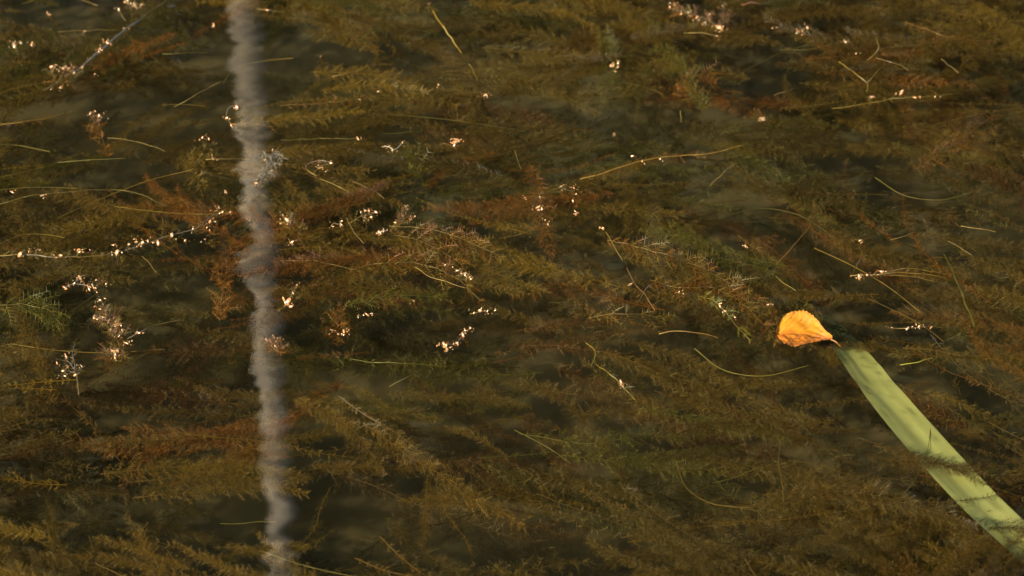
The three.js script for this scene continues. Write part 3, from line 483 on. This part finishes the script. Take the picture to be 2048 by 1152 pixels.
weed({ name: 'weed_straw', label: 'grey straw slanting down right of the pale straws, upper right', category: 'straw', path: [[1883, 118, 5], [1900, 131, 2], [1918, 146, 6]], r: 1.2, col: [0.22, 0.19, 0.12] });
weed({ name: 'weed_sprig', label: 'yellowish sprig with a double spark near the top right', category: 'weed sprig', path: [[1590, 80, 14], [1596, 68, 2], [1612, 54, -3]], r: 1.3, col: straw, feather: sparse('olive'), glints: [[1599, 63, 9, 4, 7, 4], [1615, 55, 6, 2], [1545, 56, 4, 2]] });
weed({ label: 'thin strand running level right of the double sparked sprig', path: [[1560, 100, 6], [1620, 98, 4], [1665, 88, 4], [1700, 82, 8]], r: 1.2, col: olivey(), glints: [[1690, 83, 6, 3, 6, 2], [1712, 107, 4, 2, 8, 1]] });
weed({ name: 'weed_straw', label: 'short pale straw at the left of the yellow dashed strand', category: 'straw', path: [[1548, 191, 4], [1566, 185, 2], [1586, 178, 5]], r: 1.2, col: pale });
weed({ label: 'faint rusty strand running level below the grey straw at the right edge', path: [[1810, 45, 6], [1850, 58, 3], [1900, 75, 5], [1990, 85, 10]], r: 1.4, col: reddish, feather: sparse('rust', { leaf: 0.01 }) });
// --- right half, lower
weed({ name: 'weed_twig', label: 'thin reddish twigs crossed like an X right of the centre', category: 'weed twig', path: [[1254, 536, 6], [1276, 575, 1], [1292, 594, 1], [1308, 620, 7]], r: 1.5, col: [0.17, 0.10, 0.06], taper: 0.9, side: [[[1328, 544, 5], [1306, 566, 1], [1288, 582, 0], [1276, 606, 6]]] });
weed({ name: 'weed_twig', label: 'green leafy twig slanting down to the right, below the crossed twigs', category: 'weed twig', path: [[1396, 592, 6], [1424, 600, 0], [1446, 618, -1], [1468, 644, 1], [1500, 680, 10]], r: 1.6, col: straw, feather: { ...F.green, leaf: 0.011, gap: 0.01, cols: [[0.12, 0.12, 0.02], [0.09, 0.10, 0.02]] }, glints: [[1440, 612, 5, 3], [1450, 622, 4, 2], [1470, 634, 4, 2]] });
weed({ name: 'weed_frond', label: 'comb like frond with teeth pointing down, under the crossed twigs', category: 'weed frond', path: [[1178, 636, 10], [1230, 628, 3], [1280, 628, 2], [1340, 640, 8]], r: 1.5, col: ochre, feather: { ...F.olive, leaf: 0.018, gap: 0.0085, pairs: 4 } });
weed({ name: 'weed_straw', label: 'long arched brown straw below the comb like frond', category: 'straw', path: [[1318, 668, 6], [1360, 662, 1], [1400, 666, 1], [1436, 678, 7]], r: 1.4, col: [0.24, 0.14, 0.05] });
for (const [label, p] of [['uppermost of the long olive fronds running down to the yellow leaf', [[1215, 480, 8], [1300, 500, 4], [1390, 530, 5], [1480, 580, 8], [1545, 625, 14]]], ['lower one of the long olive fronds running down to the yellow leaf', [[1300, 560, 14], [1360, 575, 8], [1420, 575, 7], [1500, 620, 9], [1550, 680, 20]]]]) weed({ name: 'weed_frond', label, category: 'weed frond', path: p, r: 1.6, col: ochre, feather: { ...F.olive, cols: [...C.olive, ...C.rust], leaf: 0.021 } });
weed({ name: 'weed_straw', label: 'short olive straw at the start of the long olive fronds', category: 'straw', path: [[1212, 464, 4], [1226, 488, 1], [1246, 522, 6]], r: 1.4, col: [0.24, 0.19, 0.07] });
weed({ name: 'weed_twig', label: 'bright yellow twig low down, right of the centre line', category: 'weed twig', path: [[1192, 728, 8], [1216, 744, 1], [1246, 772, -1], [1270, 800, 6]], r: 1.6, col: straw, feather: sparse('green'), glints: [[1242, 764, 6, 3, 5, 4], [1246, 772, 4, 2]] });
weed({ label: 'yellow green knotted strand above the bright yellow twig', path: [[1172, 686, 6], [1186, 696, 1], [1190, 712, 2], [1182, 730, 8]], r: 1.5, col: [0.22, 0.2, 0.04], feather: sparse('green', { leaf: 0.007 }) });
weed({ label: 'thin rusty strand rising right from the end of the olive fronds', path: [[1552, 530, 8], [1585, 494, 2], [1612, 462, 2], [1634, 426, 8]], r: 1.3, col: [0.22, 0.12, 0.05] });
weed({ label: 'frond of three level lines with a white glinting head, above the leaf', path: [[1700, 552, 6], [1745, 548, -1], [1800, 545, 1], [1850, 548, 2], [1890, 556, 8]], r: 1.4, col: straw, side: [[[1760, 548, 0], [1820, 538, 1], [1880, 546, 6]], [[1750, 550, 1], [1810, 552, 2], [1870, 562, 7]]], feather: sparse('rust', { leaf: 0.009 }), glints: [[1718, 554, 8, 4, 7, 2], [1764, 543, 8, 3, 7, 3], [1734, 550, 4, 3]] });
weed({ label: 'bent brown strand standing left over the glinting head', path: [[1706, 546, 2], [1716, 526, 0], [1730, 505, 2], [1752, 490, 7]], r: 1.4, col: ochre });
weed({ label: 'green strand hanging down at the right, thicker towards its lower end', path: [[1888, 508, 4], [1902, 535, 1], [1918, 575, 2], [1930, 605, 5], [1950, 655, 12]], r: 1.4, taper: 2.4, col: greenish, side: [[[1902, 535, 1], [1912, 516, 4]]] });
weed({ name: 'weed_straw', label: 'grey straw slanting down above the thick green strand', category: 'straw', path: [[1896, 482, 4], [1918, 494, 1], [1942, 509, 4]], r: 1.3, col: pale });
weed({ name: 'weed_straw', label: 'pale level straw highest at the right edge of the lower half', category: 'straw', path: [[1922, 452, 4], [1955, 457, 2], [1990, 463, 5]], r: 1.1, col: [0.24, 0.19, 0.1] });
weed({ name: 'weed_straw', label: 'pale straw above the frond of three level lines', category: 'straw', path: [[1780, 480, 5], [1806, 472, 2], [1834, 463, 4]], r: 1.2, col: pale });
weed({ label: 'level strand of small white glints right of the green blade', path: [[1780, 656, 5], [1815, 657, -1], [1850, 654, -1], [1885, 656, 4]], r: 1.2, col: ochre, glints: [[1815, 657, 5, 2, 5, 1], [1838, 653, 5, 3, 6, 2], [1862, 655, 5, 3, 8, 1], [1784, 655, 4, 1]] });
weed({ name: 'weed_straw', label: 'yellow green straw right of the green blade near the bottom', category: 'straw', path: [[1800, 730, 6], [1835, 723, 2], [1866, 716, 4]], r: 1.7, col: [0.24, 0.26, 0.05] });
weed({ name: 'weed_straw', label: 'fine straw just above the yellow leaf, slanting right', category: 'straw', path: [[1552, 552, 6], [1572, 570, 2], [1592, 580, 4]], r: 1.2, col: [0.22, 0.18, 0.06] });
// --- lone sparks: tips of buried weed that reach the surface
const tips = [[100, 29, 7, 'near the top left corner, above the level straw'], [428, 50, 8, 'beside the white streak, close to the top'], [452, 384, 10, 'touching the left side of the white streak at mid height'], [500, 437, 6, 'on the white streak, right of the beaded strand'], [878, 170, 7, 'below the bright yellow straw'], [858, 8, 5, 'at the top end of the bright yellow straw'], [1525, 238, 8, 'in the upper right middle, left of the yellow dashed strand'], [1230, 270, 6, 'above the longest yellow brown strand'], [1153, 426, 8, 'right of the tall rusty frond'], [1206, 457, 9, 'at the head of the long olive fronds'], [1490, 491, 8, 'above the long olive fronds, towards the right'], [1260, 569, 7, 'left of the crossed twigs'], [1358, 584, 6, 'between the crossed twigs and the green leafy twig'], [1720, 481, 7, 'above the bent brown strand, right half'], [1542, 608, 6, 'just above and left of the yellow leaf'], [1050, 395, 4, 'left of the tall rusty frond'], [640, 114, 4, 'upper left of centre, right of the white streak'], [1618, 633, 4, 'directly above the yellow leaf']];
for (const [x, y, s, where] of tips) weed({ name: 'weed_tip', label: `single wet weed tip sparkling ${where}`, category: 'weed tip', path: [[x + 6, y + 24, 26], [x + 3, y + 10, 8], [x, y, -2]], r: 1.1, col: ochre, feather: sparse('olive', { gap: 0.008, leaf: 0.007 }), glints: [[x, y, s, 2, 3, 2]] });

// ------------------------------------------------------------------ the green reed blade
{
  const P = [[1640, 634, 120, 30], [1660, 658, 84, 42], [1684, 688, 52, 48], [1722, 736, 34, 54], [1762, 788, 26, 60], [1848, 890, 20, 66], [1990, 1040, 24, 66], [2160, 1190, 60, 64]];
  const mid = new THREE.CatmullRomCurve3(P.map(([x, y, d]) => W(x, y, -d / 1000))), n = 90, m = 12;
  const pos = [], col = [], idx = [], base = mid.getPoint(1), r = rngOf(6);
  for (let i = 0; i <= n; i++) {
    const t = i / n, c = mid.getPoint(t), d = mid.getTangent(t), f = t * (P.length - 1), k = Math.min(P.length - 2, f | 0);
    const w = THREE.MathUtils.lerp(P[k][3], P[k + 1][3], f - k) * PX * 1.05, s = V().crossVectors(d, V(0, 1, 0)).normalize();
    for (let j = 0; j <= m; j++) {
      const u = j / m * 2 - 1, q = c.clone().addScaledVector(s, u * w / 2 * 1.15).sub(base);
      q.y += 0.0045 * Math.abs(u) + 0.0003 * Math.cos(u * 14 + 3 * noise.noise(t * 6, 2, 2)) + 0.0012 * noise.noise(u * 2, t * 14, 6);
      pos.push(q.x, q.y, q.z);
      const v = 0.9 + 0.16 * noise.noise(u * 1.6, t * 9, 1) + 0.02 * Math.cos(u * 22) - 0.35 * THREE.MathUtils.smoothstep(noise.noise(u * 2.5, t * 40, 7), 0.3, 0.55), y = THREE.MathUtils.smoothstep(t + 0.1 * noise.noise(t * 12, u * 2, 5), 0.05, 0.45);
      col.push((0.085 + 0.105 * y) * v, (0.140 + 0.095 * y) * v, (0.068 + 0.065 * y) * v);
      if (i < n && j < m) { const a = i * (m + 1) + j, b = a + m + 1; idx.push(a, b, a + 1, a + 1, b, b + 1); }
    }
  }
  const g = new THREE.BufferGeometry(); g.setAttribute('position', new THREE.Float32BufferAttribute(pos, 3)); g.setAttribute('color', new THREE.Float32BufferAttribute(col, 3)); g.setIndex(idx); g.computeVertexNormals();
  const o = solid(new THREE.Mesh(g, leafMat({ roughness: 0.4, transmission: 0.3 }))); o.name = 'reed_blade'; o.position.copy(base); scene.add(o);
  tag(o, 'broad green reed blade under the water, its tip below the yellow leaf', 'reed blade');
}
// ------------------------------------------------------------------ the floating yellow leaf
{
  const A = W(1552, 667, 0.002), B = W(1664, 681, 0.002), ax = B.clone().sub(A), L = ax.length(), e = ax.clone().normalize(), s = V().crossVectors(e, V(0, 1, 0)).normalize();   // s points to the near side
  const half = t => { if (t < 0.42) return 0.5 * Math.pow(Math.max(0, 1 - Math.pow((0.42 - t) / 0.42, 2.2)), 0.5); const q = (t - 0.42) / 0.58; return 0.5 * Math.max(0.008, Math.pow(Math.cos(Math.PI * Math.min(1, q) / 2), 1.25) * (1 - 0.3 * q)); };
  const n = 90, m = 44, pos = [], col = [], idx = [], r = rngOf(3);
  const ch = (x) => x - Math.floor(x);
  for (let i = 0; i <= n; i++) for (let j = 0; j <= m; j++) {
    const t = i / n, u = j / m * 2 - 1, tooth = 1 + (0.09 + 0.16 * noise.noise(t * 9, u, 3)) * (ch(t * 15 - 0.2) - 0.5) * (Math.abs(u) > 0.92 ? 1 : 0);
    const wFar = 0.062, wNear = 0.058, w = (u < 0 ? wFar : wNear) * half(t) * tooth * 0.94 * (1 + 0.09 * noise.noise(t * 5 + (u < 0 ? 7 : 0), 3, 1));
    const vein = Math.abs(ch((t - Math.abs(u) * 0.30) * 8.5) - 0.5), ridge = Math.exp(-vein * vein * 90) * (1 - Math.exp(-u * u * 90)) , rib = Math.exp(-u * u * 300);
    let y = 0.003 + (u < 0 ? 0.010 * u * u : 0.0035 * u * u) * (0.5 + half(t)) + 0.0025 * Math.sin(t * 3.0) + 0.0007 * ridge - 0.0009 * rib + 0.0028 * noise.noise(t * 4.5, u * 2.4, 2);
    if (t < 0.12) y -= 0.003 * (0.12 - t) / 0.12;
    const q = e.clone().multiplyScalar(t * L).addScaledVector(s, u * w); q.y = y + (B.y - A.y) * 0; pos.push(q.x, q.y, q.z);
    const spot = THREE.MathUtils.smoothstep(0.8 * noise.noise(t * 17, u * 8, 8) + 0.45 * noise.noise(t * 48, u * 24, 1) + (u > 0 && t > 0.25 && t < 0.8 ? 0.22 : -0.08), 0.3, 0.5);
    const edge = THREE.MathUtils.smoothstep(Math.abs(u), 0.72, 1) * 0.5 + THREE.MathUtils.smoothstep(t, 0.6, 0.95) * 0.6 + 0.5 * noise.noise(t * 5, u * 3, 4);
    const yel = THREE.MathUtils.clamp(-u * 0.9 + 0.1 + 0.5 * noise.noise(t * 4, u * 2, 9), 0, 1);
    let c = [0.27, 0.088, 0.003];
    c = c.map((v, k) => THREE.MathUtils.lerp(v, [0.31, 0.145, 0.003][k], yel));
    c = c.map((v, k) => THREE.MathUtils.lerp(v, [0.19, 0.066, 0.016][k], THREE.MathUtils.clamp(edge, 0, 1) * 0.85));
    c = c.map((v, k) => THREE.MathUtils.lerp(v, [0.07, 0.022, 0.006][k], Math.min(1, (spot * 0.9 + 0.4 * rib + 0.15 * ridge) * (1 - 0.8 * THREE.MathUtils.smoothstep(t, 0.75, 0.9)))));
    col.push(...c);
    if (i < n && j < m) { const a = i * (m + 1) + j, b = a + m + 1; idx.push(a, a + 1, b, a + 1, b + 1, b); }
  }
  const g = new THREE.BufferGeometry(); g.setAttribute('position', new THREE.Float32BufferAttribute(pos, 3)); g.setAttribute('color', new THREE.Float32BufferAttribute(col, 3)); g.setIndex(idx); g.computeVertexNormals();
  const o = new THREE.Group(); o.name = 'fallen_leaf'; o.position.set(A.x, 0, A.z);
  const blade = solid(new THREE.Mesh(g, leafMat({ roughness: 0.6, transmission: 0.15, specularIntensity: 0.35 }))); blade.name = 'leaf_blade'; o.add(blade);
  const tipAt = e.clone().multiplyScalar(L * 0.985);
  const st = solid(new THREE.Mesh(stalk([tipAt.clone().setY(0.003), tipAt.clone().addScaledVector(e, 0.005).setY(0.001), tipAt.clone().addScaledVector(e, 0.010).setY(-0.004)], 0.0007, 0.0005, [0.3, 0.15, 0.05], r), M.stem)); st.name = 'leaf_stalk'; o.add(st);
  scene.add(o); tag(o, 'orange yellow fallen leaf floating on the water at the tip of the green blade', 'leaf');
}

renderer.render(scene, camera);
